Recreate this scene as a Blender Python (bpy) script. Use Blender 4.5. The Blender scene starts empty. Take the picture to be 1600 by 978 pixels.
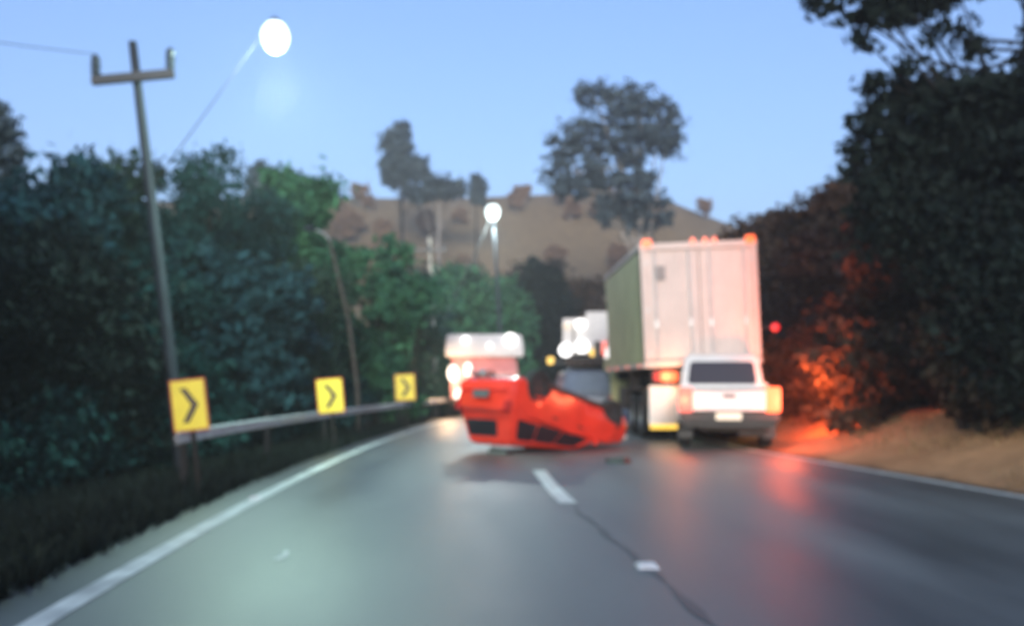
import bpy, bmesh, math, random
import numpy as np
from mathutils import Vector, Matrix, Euler
R = math.radians
scene = bpy.context.scene
col = scene.collection

# ------------------------------------------------------------------ camera
FPX, CXP, HYP, CAMH = 1500.0, 800.0, 597.0, 1.25      # focal length, principal column, horizon row of the 1600 px photo; lens height
cam_d = bpy.data.cameras.new('dash_camera')
cam = bpy.data.objects.new('dash_camera', cam_d); col.objects.link(cam)
cam.location = (0, 0, CAMH); cam.rotation_euler = (R(90), 0, 0)
cam_d.sensor_width = 36; cam_d.lens = 36 * FPX / 1600
cam_d.shift_y = (HYP - 489) / 1600
cam_d.clip_start = 0.05; cam_d.clip_end = 9000
cam_d.dof.use_dof = True                      # the dash camera is focused on its own windscreen
cam_d.dof.focus_distance = 0.6
cam_d.dof.aperture_fstop = 7.5
scene.camera = cam

# ------------------------------------------------------------------ sky, sun, exposure
SUN_EL = R(9)
world = bpy.data.worlds.new('World'); scene.world = world; world.use_nodes = True
nt = world.node_tree; nt.nodes.clear()
sky = nt.nodes.new('ShaderNodeTexSky'); sky.sky_type = 'NISHITA'; sky.sun_disc = False
sky.sun_elevation = SUN_EL; sky.sun_rotation = R(180)
sky.air_density = 1.0; sky.dust_density = 0.9; sky.ozone_density = 2.6
bg = nt.nodes.new('ShaderNodeBackground'); bg.inputs['Strength'].default_value = 0.15
wo = nt.nodes.new('ShaderNodeOutputWorld')
tint = nt.nodes.new('ShaderNodeMixRGB'); tint.blend_type = 'MULTIPLY'; tint.inputs[0].default_value = 1.0
tint.inputs[2].default_value = (0.67, 0.67, 0.83, 1)
nt.links.new(sky.outputs[0], tint.inputs[1]); nt.links.new(tint.outputs[0], bg.inputs[0]); nt.links.new(bg.outputs[0], wo.inputs[0])
sun_d = bpy.data.lights.new('sun', 'SUN'); sun_d.energy = 2.45; sun_d.angle = R(14); sun_d.color = (1.0, 0.93, 0.85)
sun = bpy.data.objects.new('sun', sun_d); col.objects.link(sun)
sun.rotation_euler = (R(90) - SUN_EL, 0, R(-1))
scene.view_settings.view_transform = 'Standard'; scene.view_settings.look = 'None'
scene.view_settings.gamma = 1; scene.view_settings.use_curve_mapping = False
scene.view_settings.exposure = 1.55
scene.render.engine = 'CYCLES'
scene.cycles.use_denoising = True
scene.cycles.max_bounces = 6; scene.cycles.diffuse_bounces = 2; scene.cycles.glossy_bounces = 3
scene.cycles.transmission_bounces = 4; scene.cycles.volume_bounces = 0
scene.cycles.sample_clamp_indirect = 4.0

# ------------------------------------------------------------------ thin evening mist
hz_m = bpy.data.materials.new('haze'); hz_m.use_nodes = True
_t = hz_m.node_tree; _t.nodes.clear()
_v = _t.nodes.new('ShaderNodeVolumePrincipled'); _v.inputs['Color'].default_value = (0.90, 0.88, 0.86, 1)
_v.inputs['Density'].default_value = 0.0020; _v.inputs['Anisotropy'].default_value = 0.2
_o = _t.nodes.new('ShaderNodeOutputMaterial'); _t.links.new(_v.outputs[0], _o.inputs['Volume'])
hz_me = bpy.data.meshes.new('haze')
_x, _y0, _y1, _z0, _z1 = 4800, -4800, 4800, -40, 70
hz_me.from_pydata([(a, b, c) for c in (_z0, _z1) for b in (_y0, _y1) for a in (-_x, _x)], [], [(0, 2, 3, 1), (4, 5, 7, 6), (0, 1, 5, 4), (2, 6, 7, 3), (0, 4, 6, 2), (1, 3, 7, 5)])
hz_me.materials.append(hz_m)
haze = bpy.data.objects.new('haze', hz_me); col.objects.link(haze); haze['kind'] = 'stuff'

# ------------------------------------------------------------------ materials
def mat(name, c, rough=0.6, metal=0.0, spec=0.5, noise=0.0, nscale=4.0, c2=None, bump=0.0, bscale=30.0, coat=0.0, rvar=0.0):
    m = bpy.data.materials.new(name); m.use_nodes = True
    t = m.node_tree; b = t.nodes['Principled BSDF']
    b.inputs['Base Color'].default_value = (*c, 1); b.inputs['Roughness'].default_value = rough
    b.inputs['Metallic'].default_value = metal; b.inputs['Specular IOR Level'].default_value = spec
    if coat: b.inputs['Coat Weight'].default_value = coat; b.inputs['Coat Roughness'].default_value = 0.1
    tc = None
    if noise or c2 or bump or rvar:
        tc = t.nodes.new('ShaderNodeTexCoord')
    if noise or c2 or rvar:
        n = t.nodes.new('ShaderNodeTexNoise'); n.inputs['Scale'].default_value = nscale; n.inputs['Detail'].default_value = 6
        n.inputs['Roughness'].default_value = 0.65
        t.links.new(tc.outputs['Object'], n.inputs['Vector'])
        r = t.nodes.new('ShaderNodeValToRGB')
        a = c2 if c2 else tuple(x * (1 - noise) for x in c)
        r.color_ramp.elements[0].position = 0.35; r.color_ramp.elements[1].position = 0.68
        r.color_ramp.elements[0].color = (*a, 1); r.color_ramp.elements[1].color = (*c, 1)
        t.links.new(n.outputs['Fac'], r.inputs['Fac']); t.links.new(r.outputs[0], b.inputs['Base Color'])
        if rvar:
            mr = t.nodes.new('ShaderNodeMapRange'); mr.inputs[1].default_value = 0.3; mr.inputs[2].default_value = 0.7
            mr.inputs[3].default_value = max(0.05, rough - rvar); mr.inputs[4].default_value = rough + rvar
            t.links.new(n.outputs['Fac'], mr.inputs[0]); t.links.new(mr.outputs[0], b.inputs['Roughness'])
    if bump:
        n2 = t.nodes.new('ShaderNodeTexNoise'); n2.inputs['Scale'].default_value = bscale; n2.inputs['Detail'].default_value = 4
        t.links.new(tc.outputs['Object'], n2.inputs['Vector'])
        bp = t.nodes.new('ShaderNodeBump'); bp.inputs['Strength'].default_value = bump; bp.inputs['Distance'].default_value = 0.03
        t.links.new(n2.outputs['Fac'], bp.inputs['Height']); t.links.new(bp.outputs[0], b.inputs['Normal'])
    return m
def lamp_mat(name, c, s):
    m = bpy.data.materials.new(name); m.use_nodes = True
    b = m.node_tree.nodes['Principled BSDF']
    b.inputs['Base Color'].default_value = (*[x * 0.15 for x in c], 1); b.inputs['Roughness'].default_value = 0.3
    b.inputs['Emission Color'].default_value = (*c, 1); b.inputs['Emission Strength'].default_value = s
    return m
def leaf_mat(name, c, c2, scale=0.9):
    m = mat(name, c, rough=0.75, spec=0.12, c2=c2, nscale=scale)
    t = m.node_tree; b = t.nodes['Principled BSDF']
    g = t.nodes.new('ShaderNodeNewGeometry'); h = t.nodes.new('ShaderNodeHueSaturation')
    mr = t.nodes.new('ShaderNodeMapRange'); mr.inputs[3].default_value = 0.55; mr.inputs[4].default_value = 1.5
    t.links.new(g.outputs['Random Per Island'], mr.inputs[0]); t.links.new(mr.outputs[0], h.inputs['Value'])
    src = b.inputs['Base Color'].links[0].from_socket
    t.links.new(src, h.inputs['Color']); t.links.new(h.outputs[0], b.inputs['Base Color'])
    return m

M = {}
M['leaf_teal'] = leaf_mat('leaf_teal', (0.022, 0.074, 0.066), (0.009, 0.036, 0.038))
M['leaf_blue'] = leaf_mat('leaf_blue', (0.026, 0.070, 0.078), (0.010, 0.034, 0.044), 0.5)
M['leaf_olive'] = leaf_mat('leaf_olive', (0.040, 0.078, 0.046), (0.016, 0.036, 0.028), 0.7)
M['leaf_green'] = leaf_mat('leaf_green', (0.065, 0.190, 0.085), (0.026, 0.095, 0.060))  # brightened green: street lamp light is put into the leaf colour
M['leaf_dark'] = leaf_mat('leaf_dark', (0.011, 0.019, 0.016), (0.005, 0.010, 0.009))  # near-black leaf: the shade of the wood is put into the colour
M['leaf_grey'] = leaf_mat('leaf_grey', (0.075, 0.105, 0.115), (0.035, 0.060, 0.075), 0.4)
M['leaf_brown'] = leaf_mat('leaf_brown', (0.260, 0.170, 0.110), (0.180, 0.120, 0.080), 0.35)
M['leaf_rust'] = leaf_mat('leaf_rust', (0.070, 0.042, 0.026), (0.026, 0.021, 0.014), 0.6)
M['bark'] = mat('bark', (0.10, 0.085, 0.07), 0.9, noise=0.5, nscale=6, bump=0.6)
M['bark_dark'] = mat('bark_dark', (0.014, 0.012, 0.011), 0.9, noise=0.5, nscale=6, bump=0.6)
M['bark_pale'] = mat('bark_pale', (0.33, 0.30, 0.26), 0.8, noise=0.45, nscale=2, bump=0.3)
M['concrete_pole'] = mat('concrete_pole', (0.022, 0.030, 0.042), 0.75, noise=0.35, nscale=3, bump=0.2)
M['galv'] = mat('galvanised_steel', (0.66, 0.68, 0.68), 0.45, metal=0.3, noise=0.3, nscale=5)
M['dark_steel'] = mat('dark_steel', (0.06, 0.065, 0.07), 0.5, metal=0.4, noise=0.3)
M['porcelain'] = mat('porcelain', (0.05, 0.06, 0.075), 0.3)
M['sign_yellow'] = mat('sign_yellow', (0.95, 0.76, 0.025), 0.45, noise=0.10, nscale=7)
M['sign_black'] = mat('sign_black', (0.045, 0.022, 0.012), 0.5, noise=0.3)
M['sign_back'] = mat('sign_rim', (0.55, 0.09, 0.015), 0.5, noise=0.3)  # orange-red edge colour imitates the glowing fringe around the sign
M['wood_post'] = mat('wood_post', (0.020, 0.016, 0.013), 0.85, noise=0.5, nscale=8, bump=0.4)
M['line_white'] = mat('line_white', (0.78, 0.79, 0.76), 0.42, noise=0.45, nscale=3.0, rvar=0.1)
M['stud_white'] = mat('stud_white', (0.85, 0.86, 0.85), 0.3, noise=0.1)
M['tar'] = mat('tar', (0.065, 0.066, 0.066), 0.5, noise=0.3)
M['red_paint'] = mat('red_paint', (0.80, 0.042, 0.020), 0.32, noise=0.18, nscale=3, coat=0.5)
M['red_panel'] = mat('red_panel', (0.64, 0.24, 0.23), 0.4, noise=0.2, nscale=2)
M['white_paint'] = mat('white_paint', (0.74, 0.71, 0.70), 0.35, noise=0.12, nscale=2.5, coat=0.4)
M['white_box'] = mat('white_box', (0.68, 0.55, 0.50), 0.55, noise=0.16, nscale=1.1)  # pink cast of the tail lamps is mixed into this white
M['white_flap'] = mat('white_flap', (0.78, 0.76, 0.72), 0.6, noise=0.12)
M['olive_tarp'] = mat('olive_tarp', (0.60, 0.56, 0.28), 0.7, noise=0.25, nscale=1.4, bump=0.25, bscale=5)  # olive lifted so the unlit side looks lit by oncoming headlights
M['silver'] = mat('silver_paint', (0.17, 0.20, 0.24), 0.3, metal=0.3, noise=0.12, coat=0.4)
M['cream'] = mat('cream_paint', (0.66, 0.64, 0.62), 0.45, noise=0.14, nscale=2)
M['glass'] = mat('vehicle_glass', (0.016, 0.012, 0.018), 0.08, spec=0.6, noise=0.2)
M['glass_grey'] = mat('pale_glass', (0.15, 0.19, 0.25), 0.12, spec=0.7, noise=0.2)
M['rubber'] = mat('rubber', (0.022, 0.021, 0.021), 0.8, noise=0.4, nscale=9, bump=0.3)
M['rim'] = mat('rim_metal', (0.38, 0.37, 0.37), 0.35, metal=0.6, noise=0.25)
M['black_plastic'] = mat('black_plastic', (0.03, 0.028, 0.028), 0.55, noise=0.4, nscale=6)
M['chassis'] = mat('chassis_grime', (0.060, 0.042, 0.034), 0.75, noise=0.5, nscale=5, bump=0.4)
M['underbody'] = mat('underbody', (0.10, 0.10, 0.11), 0.6, noise=0.5, nscale=5, bump=0.3)
M['plate'] = mat('number_plate', (0.72, 0.72, 0.66), 0.45, noise=0.08)
M['sticker'] = mat('sticker', (0.28, 0.24, 0.23), 0.6, noise=0.2)
M['lens_red'] = mat('lens_red', (0.40, 0.02, 0.02), 0.2, noise=0.15)
M['lens_clear'] = mat('lens_clear', (0.55, 0.55, 0.55), 0.1, noise=0.1)
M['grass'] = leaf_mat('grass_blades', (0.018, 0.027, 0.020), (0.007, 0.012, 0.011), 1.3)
M['dry_grass'] = leaf_mat('dry_grass', (0.30, 0.20, 0.10), (0.14, 0.085, 0.045), 1.0)
M['L_street'] = lamp_mat('lamp_street', (0.82, 1.0, 1.0), 1.1)
M['L_white'] = lamp_mat('lamp_white', (1.0, 0.97, 0.95), 1.1)
M['L_warm'] = lamp_mat('lamp_warm', (1.0, 0.84, 0.70), 1.3)
M['L_tail'] = lamp_mat('lamp_tail', (1.0, 0.08, 0.006), 2.0)
M['L_tail_dim'] = lamp_mat('lamp_tail_dim', (1.0, 0.10, 0.06), 0.6)
M['L_amber'] = lamp_mat('lamp_amber', (1.0, 0.13, 0.03), 0.9)
M['L_marker'] = lamp_mat('lamp_marker', (1.0, 0.20, 0.12), 0.8)
M['L_yellow'] = lamp_mat('lamp_yellow', (1.0, 0.60, 0.08), 0.55)
M['L_red'] = lamp_mat('lamp_red', (1.0, 0.035, 0.04), 0.55)
M['L_cab'] = lamp_mat('lamp_plate', (1.0, 0.8, 0.6), 0.4)  # faint glow for a small lamp and for a plate made to look lit

# wet asphalt
def asphalt():
    m = bpy.data.materials.new('wet_asphalt'); m.use_nodes = True
    t = m.node_tree; b = t.nodes['Principled BSDF']
    tc = t.nodes.new('ShaderNodeTexCoord')
    mp = t.nodes.new('ShaderNodeMapping'); mp.inputs['Scale'].default_value = (1.0, 0.22, 1.0)
    t.links.new(tc.outputs['Object'], mp.inputs['Vector'])
    n = t.nodes.new('ShaderNodeTexNoise'); n.inputs['Scale'].default_value = 0.9; n.inputs['Detail'].default_value = 6
    t.links.new(mp.outputs[0], n.inputs['Vector'])
    n2 = t.nodes.new('ShaderNodeTexNoise'); n2.inputs['Scale'].default_value = 90; n2.inputs['Detail'].default_value = 3
    t.links.new(tc.outputs['Object'], n2.inputs['Vector'])
    r = t.nodes.new('ShaderNodeValToRGB')
    r.color_ramp.elements[0].position = 0.3; r.color_ramp.elements[0].color = (0.080, 0.086, 0.085, 1)
    r.color_ramp.elements[1].position = 0.72; r.color_ramp.elements[1].color = (0.215, 0.224, 0.214, 1)
    t.links.new(n.outputs['Fac'], r.inputs['Fac'])
    mx = t.nodes.new('ShaderNodeMixRGB'); mx.blend_type = 'MULTIPLY'; mx.inputs[0].default_value = 0.5
    t.links.new(r.outputs[0], mx.inputs[1]); t.links.new(n2.outputs['Fac'], mx.inputs[2]); t.links.new(mx.outputs[0], b.inputs['Base Color'])
    mr = t.nodes.new('ShaderNodeMapRange'); mr.inputs[1].default_value = 0.3; mr.inputs[2].default_value = 0.7
    mr.inputs[3].default_value = 0.40; mr.inputs[4].default_value = 0.55
    t.links.new(n.outputs['Fac'], mr.inputs[0]); t.links.new(mr.outputs[0], b.inputs['Roughness'])
    bp = t.nodes.new('ShaderNodeBump'); bp.inputs['Strength'].default_value = 0.35; bp.inputs['Distance'].default_value = 0.01
    t.links.new(n2.outputs['Fac'], bp.inputs['Height']); t.links.new(bp.outputs[0], b.inputs['Normal'])
    b.inputs['Specular IOR Level'].default_value = 0.6
    a = t.nodes.new('ShaderNodeAttribute'); a.attribute_name = 'track'
    sp = t.nodes.new('ShaderNodeSeparateColor'); t.links.new(a.outputs['Color'], sp.inputs[0])
    mt = t.nodes.new('ShaderNodeMath'); mt.operation = 'MULTIPLY'; t.links.new(sp.outputs[0], mt.inputs[0]); t.links.new(n.outputs['Fac'], mt.inputs[1])
    dk = t.nodes.new('ShaderNodeMixRGB'); dk.blend_type = 'MULTIPLY'; t.links.new(mt.outputs[0], dk.inputs[0]); t.links.new(mx.outputs[0], dk.inputs[1]); dk.inputs[2].default_value = (.45, .46, .47, 1)
    ed = t.nodes.new('ShaderNodeMixRGB'); t.links.new(sp.outputs[1], ed.inputs[0]); t.links.new(dk.outputs[0], ed.inputs[1]); ed.inputs[2].default_value = (.035, .033, .028, 1)
    t.links.new(ed.outputs[0], b.inputs['Base Color'])
    rs = t.nodes.new('ShaderNodeMath'); rs.operation = 'MULTIPLY_ADD'; t.links.new(sp.outputs[0], rs.inputs[0]); rs.inputs[1].default_value = -.04; t.links.new(mr.outputs[0], rs.inputs[2])
    t.links.new(rs.outputs[0], b.inputs['Roughness'])
    return m
M['asphalt'] = asphalt()

# ------------------------------------------------------------------ mesh helpers
class MB:
    def __init__(s): s.v = []; s.f = []
    def add(s, vs, fs):
        o = len(s.v); s.v += [tuple(v) for v in vs]; s.f += [tuple(i + o for i in f) for f in fs]; return s
    def box(s, c, d, rot=None):
        hx, hy, hz = d[0] / 2, d[1] / 2, d[2] / 2
        vs = [Vector((x, y, z)) for z in (-hz, hz) for y in (-hy, hy) for x in (-hx, hx)]
        if rot is not None: vs = [rot @ v for v in vs]
        return s.add([v + Vector(c) for v in vs], [(0, 2, 3, 1), (4, 5, 7, 6), (0, 1, 5, 4), (2, 6, 7, 3), (0, 4, 6, 2), (1, 3, 7, 5)])
    def tube(s, pts, rad, n=10, cap=True):
        pts = [Vector(p) for p in pts]
        if not hasattr(rad, '__len__'): rad = [rad] * len(pts)
        o = len(s.v); k = len(pts)
        d0 = (pts[1] - pts[0]).normalized()
        up = Vector((0, 0, 1)) if abs(d0.z) < 0.9 else Vector((1, 0, 0))
        u = d0.cross(up).normalized()
        for i, p in enumerate(pts):
            d = (pts[min(i + 1, k - 1)] - pts[max(i - 1, 0)]).normalized()
            u = (u - d * u.dot(d)).normalized(); w = d.cross(u)
            for j in range(n):
                a = 2 * math.pi * j / n
                s.v.append(tuple(p + (u * math.cos(a) + w * math.sin(a)) * rad[i]))
        for i in range(k - 1):
            for j in range(n):
                a = o + i * n + j; b = o + i * n + (j + 1) % n
                s.f.append((a, b, b + n, a + n))
        if cap:
            s.f.append(tuple(o + j for j in range(n))[::-1]); s.f.append(tuple(o + (k - 1) * n + j for j in range(n)))
        return s
    def lathe(s, prof, c=(0, 0, 0), axis='x', n=28, closed=False):
        o = len(s.v); k = len(prof)
        for (r, a) in prof:
            for j in range(n):
                t = 2 * math.pi * j / n; p, q = r * math.cos(t), r * math.sin(t)
                v = (a, p, q) if axis == 'x' else ((p, a, q) if axis == 'y' else (p, q, a))
                s.v.append((v[0] + c[0], v[1] + c[1], v[2] + c[2]))
        for i in range(k if closed else k - 1):
            for j in range(n):
                a = o + i * n + j; b = o + i * n + (j + 1) % n; i2 = (i + 1) % k
                s.f.append((a, b, o + i2 * n + (j + 1) % n, o + i2 * n + j))
        if not closed:
            s.f.append(tuple(o + j for j in range(n))); s.f.append(tuple(o + (k - 1) * n + j for j in range(n)))
        return s
    def loft(s, secs):
        o = len(s.v); n = len(secs[0]); k = len(secs)
        for sec in secs: s.v += [tuple(p) for p in sec]
        for i in range(k - 1):
            for j in range(n):
                a = o + i * n + j; b = o + i * n + (j + 1) % n
                s.f.append((a, b, b + n, a + n))
        s.f.append(tuple(o + j for j in range(n))); s.f.append(tuple(o + (k - 1) * n + j for j in range(n)))
        return s
    def slab(s, quad, th):
        """a polygon in space given thickness along its own normal (both ways)"""
        q = [Vector(p) for p in quad]; nrm = (q[1] - q[0]).cross(q[2] - q[0]).normalized() * th / 2
        n = len(q)
        return s.add([p - nrm for p in q] + [p + nrm for p in q],
                     [tuple(range(n))[::-1], tuple(range(n, 2 * n))] + [(i, (i + 1) % n, n + (i + 1) % n, n + i) for i in range(n)])
    def build(s, name, m, parent=None, bevel=0.0, smooth=True, seg=2):
        me = bpy.data.meshes.new(name); me.from_pydata(s.v, [], s.f); me.update()
        bm = bmesh.new(); bm.from_mesh(me); bmesh.ops.recalc_face_normals(bm, faces=bm.faces)
        if bevel:
            es = [e for e in bm.edges if len(e.link_faces) == 2 and e.calc_face_angle(0) > R(28)]
            bmesh.ops.bevel(bm, geom=es, offset=bevel, segments=seg, affect='EDGES', clamp_overlap=True)
        bm.to_mesh(me); bm.free()
        me.materials.append(m)
        if smooth:
            me.polygons.foreach_set('use_smooth', [True] * len(me.polygons))
            try: me.set_sharp_from_angle(angle=R(38))
            except Exception: pass
        o = bpy.data.objects.new(name, me); col.objects.link(o)
        if parent is not None: o.parent = parent
        return o
def tag(o, label=None, cat=None, group=None, kind=None):
    if label: o['label'] = label
    if cat: o['category'] = cat
    if group: o['group'] = group
    if kind: o['kind'] = kind
    return o
def empty(name, loc=(0, 0, 0), rot=(0, 0, 0)):
    o = bpy.data.objects.new(name, None); col.objects.link(o); o.location = loc; o.rotation_euler = rot
    o.empty_display_size = 0.2; return o
def copy_tree(o, parent=None):
    c = o.copy(); col.objects.link(c)
    if parent is not None: c.parent = parent
    for ch in [x for x in o.children]: copy_tree(ch, c)
    return c
def at(px, py, Y): return Vector(((px - CXP) / FPX * Y, Y, CAMH + (HYP - py) / FPX * Y))
def light(name, loc, energy, color, size, parent=None):
    d = bpy.data.lights.new(name, 'POINT'); d.energy = energy; d.color = color; d.shadow_soft_size = size
    o = bpy.data.objects.new(name, d); col.objects.link(o); o.location = loc
    if parent is not None: o.parent = parent
    return o

# ------------------------------------------------------------------ road geometry
def XL(Y): return -2.054 - 0.0977 * Y + 0.0031 * Y * Y if Y < 75 else XL(74.99) + (0.3673) * (Y - 75)
def XR(Y):
    k = np.interp(Y, [-40, 5, 10, 13, 18, 26, 60], [9.0, 8.9, 8.35, 7.95, 7.15, 6.7, 6.7])
    return XL(Y) + float(k)
def XC(Y): return XL(Y) + float(np.interp(Y, [0, 6.5, 10.5, 14, 30], [3.55, 3.47, 3.27, 3.18, 3.2]))
def ground_z(x, y):
    l = XL(y) - x; r = x - XR(y)
    z = -0.012
    if l > 0:
        z -= 0.02 * min(l, 1.0)
        if l > 1.0: z -= min((l - 1.0) * 0.14, 0.55)
        if l > 8: z += min((l - 8) * 0.08, 3)
    if r > 0.25:
        t = min((r - 0.25) / 3.4, 1.0); z += 0.86 * t * t * (3 - 2 * t)
        if r > 3.4: z += min((r - 3.4) * 0.16, 5.0)
    # far wooded hill
    if y > 85:
        t = min((y - 85) / 85.0, 1.0); t = t * t * (3 - 2 * t)
        h = 33.2 + 0.4 * math.sin(x * 0.045 + 1.0) + 0.3 * math.sin(x * 0.13)
        side = 1.0 if x < 24 else max(0.35, 1.0 - (x - 24) / 90.0)
        z = (z + .012) * (1 - t) - .012 + t * h * side
        if y > 190: z -= min((y - 190) * 0.08, 25)
    return z
def strip(name, m, y0, y1, dy, xa, xb, z, kind='structure', nx=1, zf=None):
    mb = MB(); ys = []; y = y0
    while y < y1: ys.append(y); y += dy
    ys.append(y1)
    for y in ys:
        a, b = xa(y), xb(y)
        for i in range(nx + 1): mb.v.append((a + (b - a) * i / nx, y, z))
    for i in range(len(ys) - 1):
        for j in range(nx):
            k = i * (nx + 1) + j; mb.f.append((k, k + 1, k + nx + 2, k + nx + 1))
    o = mb.build(name, m); o['kind'] = kind; return o

# terrain : one sheet to the horizon
def axis_vals(lo, hi, step, outer, growth=1.22):
    a = list(np.arange(lo, hi + 1e-6, step)); s = step
    while a[-1] < outer: s *= growth; a.append(a[-1] + s)
    s = step
    while a[0] > -outer: s *= growth; a.insert(0, a[0] - s)
    return a
gx = axis_vals(-14, 18, 0.32, 4000); gy = axis_vals(-6, 48, 0.5, 4000, 1.1)
rng = random.Random(5)
mb = MB()
for y in gy:
    for x in gx:
        z = ground_z(x, y)
        if not (XL(y) - 0.9 < x < XR(y) + 0.3) and abs(x) < 40 and -20 < y < 80: z += rng.uniform(-0.035, 0.035)
        mb.v.append((x, y, z))
nx = len(gx)
for j in range(len(gy) - 1):
    for i in range(nx - 1):
        k = j * nx + i; mb.f.append((k, k + 1, k + nx + 1, k + nx))
def ground_mat():
    m = bpy.data.materials.new('ground'); m.use_nodes = True
    t = m.node_tree; b = t.nodes['Principled BSDF']; b.inputs['Roughness'].default_value = 0.9; b.inputs['Specular IOR Level'].default_value = 0.2
    at_ = t.nodes.new('ShaderNodeAttribute'); at_.attribute_name = 'sandy'
    tc = t.nodes.new('ShaderNodeTexCoord')
    n = t.nodes.new('ShaderNodeTexNoise'); n.inputs['Scale'].default_value = 0.8; n.inputs['Detail'].default_value = 8; n.inputs['Roughness'].default_value = 0.7
    t.links.new(tc.outputs['Object'], n.inputs['Vector'])
    def ramp(a, c):
        r = t.nodes.new('ShaderNodeValToRGB'); r.color_ramp.elements[0].position = 0.33; r.color_ramp.elements[1].position = 0.66
        r.color_ramp.elements[0].color = (*a, 1); r.color_ramp.elements[1].color = (*c, 1); t.links.new(n.outputs['Fac'], r.inputs['Fac']); return r
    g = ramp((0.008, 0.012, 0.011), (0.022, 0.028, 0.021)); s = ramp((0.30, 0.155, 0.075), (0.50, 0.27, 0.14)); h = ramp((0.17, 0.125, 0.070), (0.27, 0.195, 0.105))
    sep = t.nodes.new('ShaderNodeSeparateColor'); t.links.new(at_.outputs['Color'], sep.inputs[0])
    m1 = t.nodes.new('ShaderNodeMixRGB'); m2 = t.nodes.new('ShaderNodeMixRGB')
    t.links.new(sep.outputs[0], m1.inputs[0]); t.links.new(g.outputs[0], m1.inputs[1]); t.links.new(s.outputs[0], m1.inputs[2])
    t.links.new(sep.outputs[1], m2.inputs[0]); t.links.new(m1.outputs[0], m2.inputs[1]); t.links.new(h.outputs[0], m2.inputs[2])
    t.links.new(m2.outputs[0], b.inputs['Base Color'])
    bp = t.nodes.new('ShaderNodeBump'); bp.inputs['Strength'].default_value = 0.7; bp.inputs['Distance'].default_value = 0.08
    n2 = t.nodes.new('ShaderNodeTexNoise'); n2.inputs['Scale'].default_value = 7; n2.inputs['Detail'].default_value = 5
    t.links.new(tc.outputs['Object'], n2.inputs['Vector']); t.links.new(n2.outputs['Fac'], bp.inputs['Height']); t.links.new(bp.outputs[0], b.inputs['Normal'])
    return m
ground = mb.build('ground', ground_mat()); ground['kind'] = 'structure'
ca = ground.data.color_attributes.new('sandy', 'FLOAT_COLOR', 'POINT')
vals = []
for (x, y, z) in mb.v:
    r = x - XR(y)
    s = 0.0 if r < 0.15 else min((r - 0.15) / 0.3, 1.0)
    if r > 7: s *= max(0.0, 1 - (r - 7) / 2)
    if y > 70: s = 0
    h = min(max((y - 80) / 15, 0), 1)
    vals += [s, h, 0, 1]
ca.data.foreach_set('color', vals)

road = strip('road', M['asphalt'], -40, 110, 1.0, lambda y: XL(y) - 0.5, lambda y: XR(y) + 0.3, 0.0, nx=48)
ta = road.data.color_attributes.new('track', 'FLOAT_COLOR', 'POINT'); tv = []
for v in road.data.vertices:
    x, y = v.co.x, v.co.y; c1 = (XL(y) + XC(y)) / 2; c2 = XC(y) + 1.9; k = 0
    for c in (c1 - .78, c1 + .78, c2 - .8, c2 + .8): k = max(k, math.exp(-((x - c) / .32) ** 2))
    e = math.exp(-((min(x - XL(y) + .5, XR(y) + .3 - x)) / .35) ** 2)
    tv += [k, e, 0, 1]
ta.data.foreach_set('color', tv)
strip('edge_line', M['line_white'], -6, 80, 0.8, lambda y: XL(y) - 0.075, lambda y: XL(y) + 0.085, 0.006)
strip('edge_line', M['line_white'], -6, 80, 0.8, lambda y: XR(y) - 0.08, lambda y: XR(y) + 0.08, 0.006)
for (a, b) in ((9.9, 13.55), (18.5, 22), (27, 30.5), (36, 39.5)):
    strip('lane_dash', M['line_white'], a, b, 0.7, lambda y: XC(y) - 0.09, lambda y: XC(y) + 0.09, 0.006)
strip('tar_seam', M['tar'], 4.2, 9.7, 0.35, lambda y: XC(y) - 0.012 - 0.03 * math.sin(y * 5), lambda y: XC(y) + 0.03 + 0.025 * math.sin(y * 7.3), 0.005)
strip('paint_scuff', M['line_white'], 6.75, 7.1, 0.1, lambda y: -1.67 - .02 * math.sin(y * 17), lambda y: -1.63 + .02 * math.sin(y * 13), 0.005)  # small pale patch on the left lane

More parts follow.
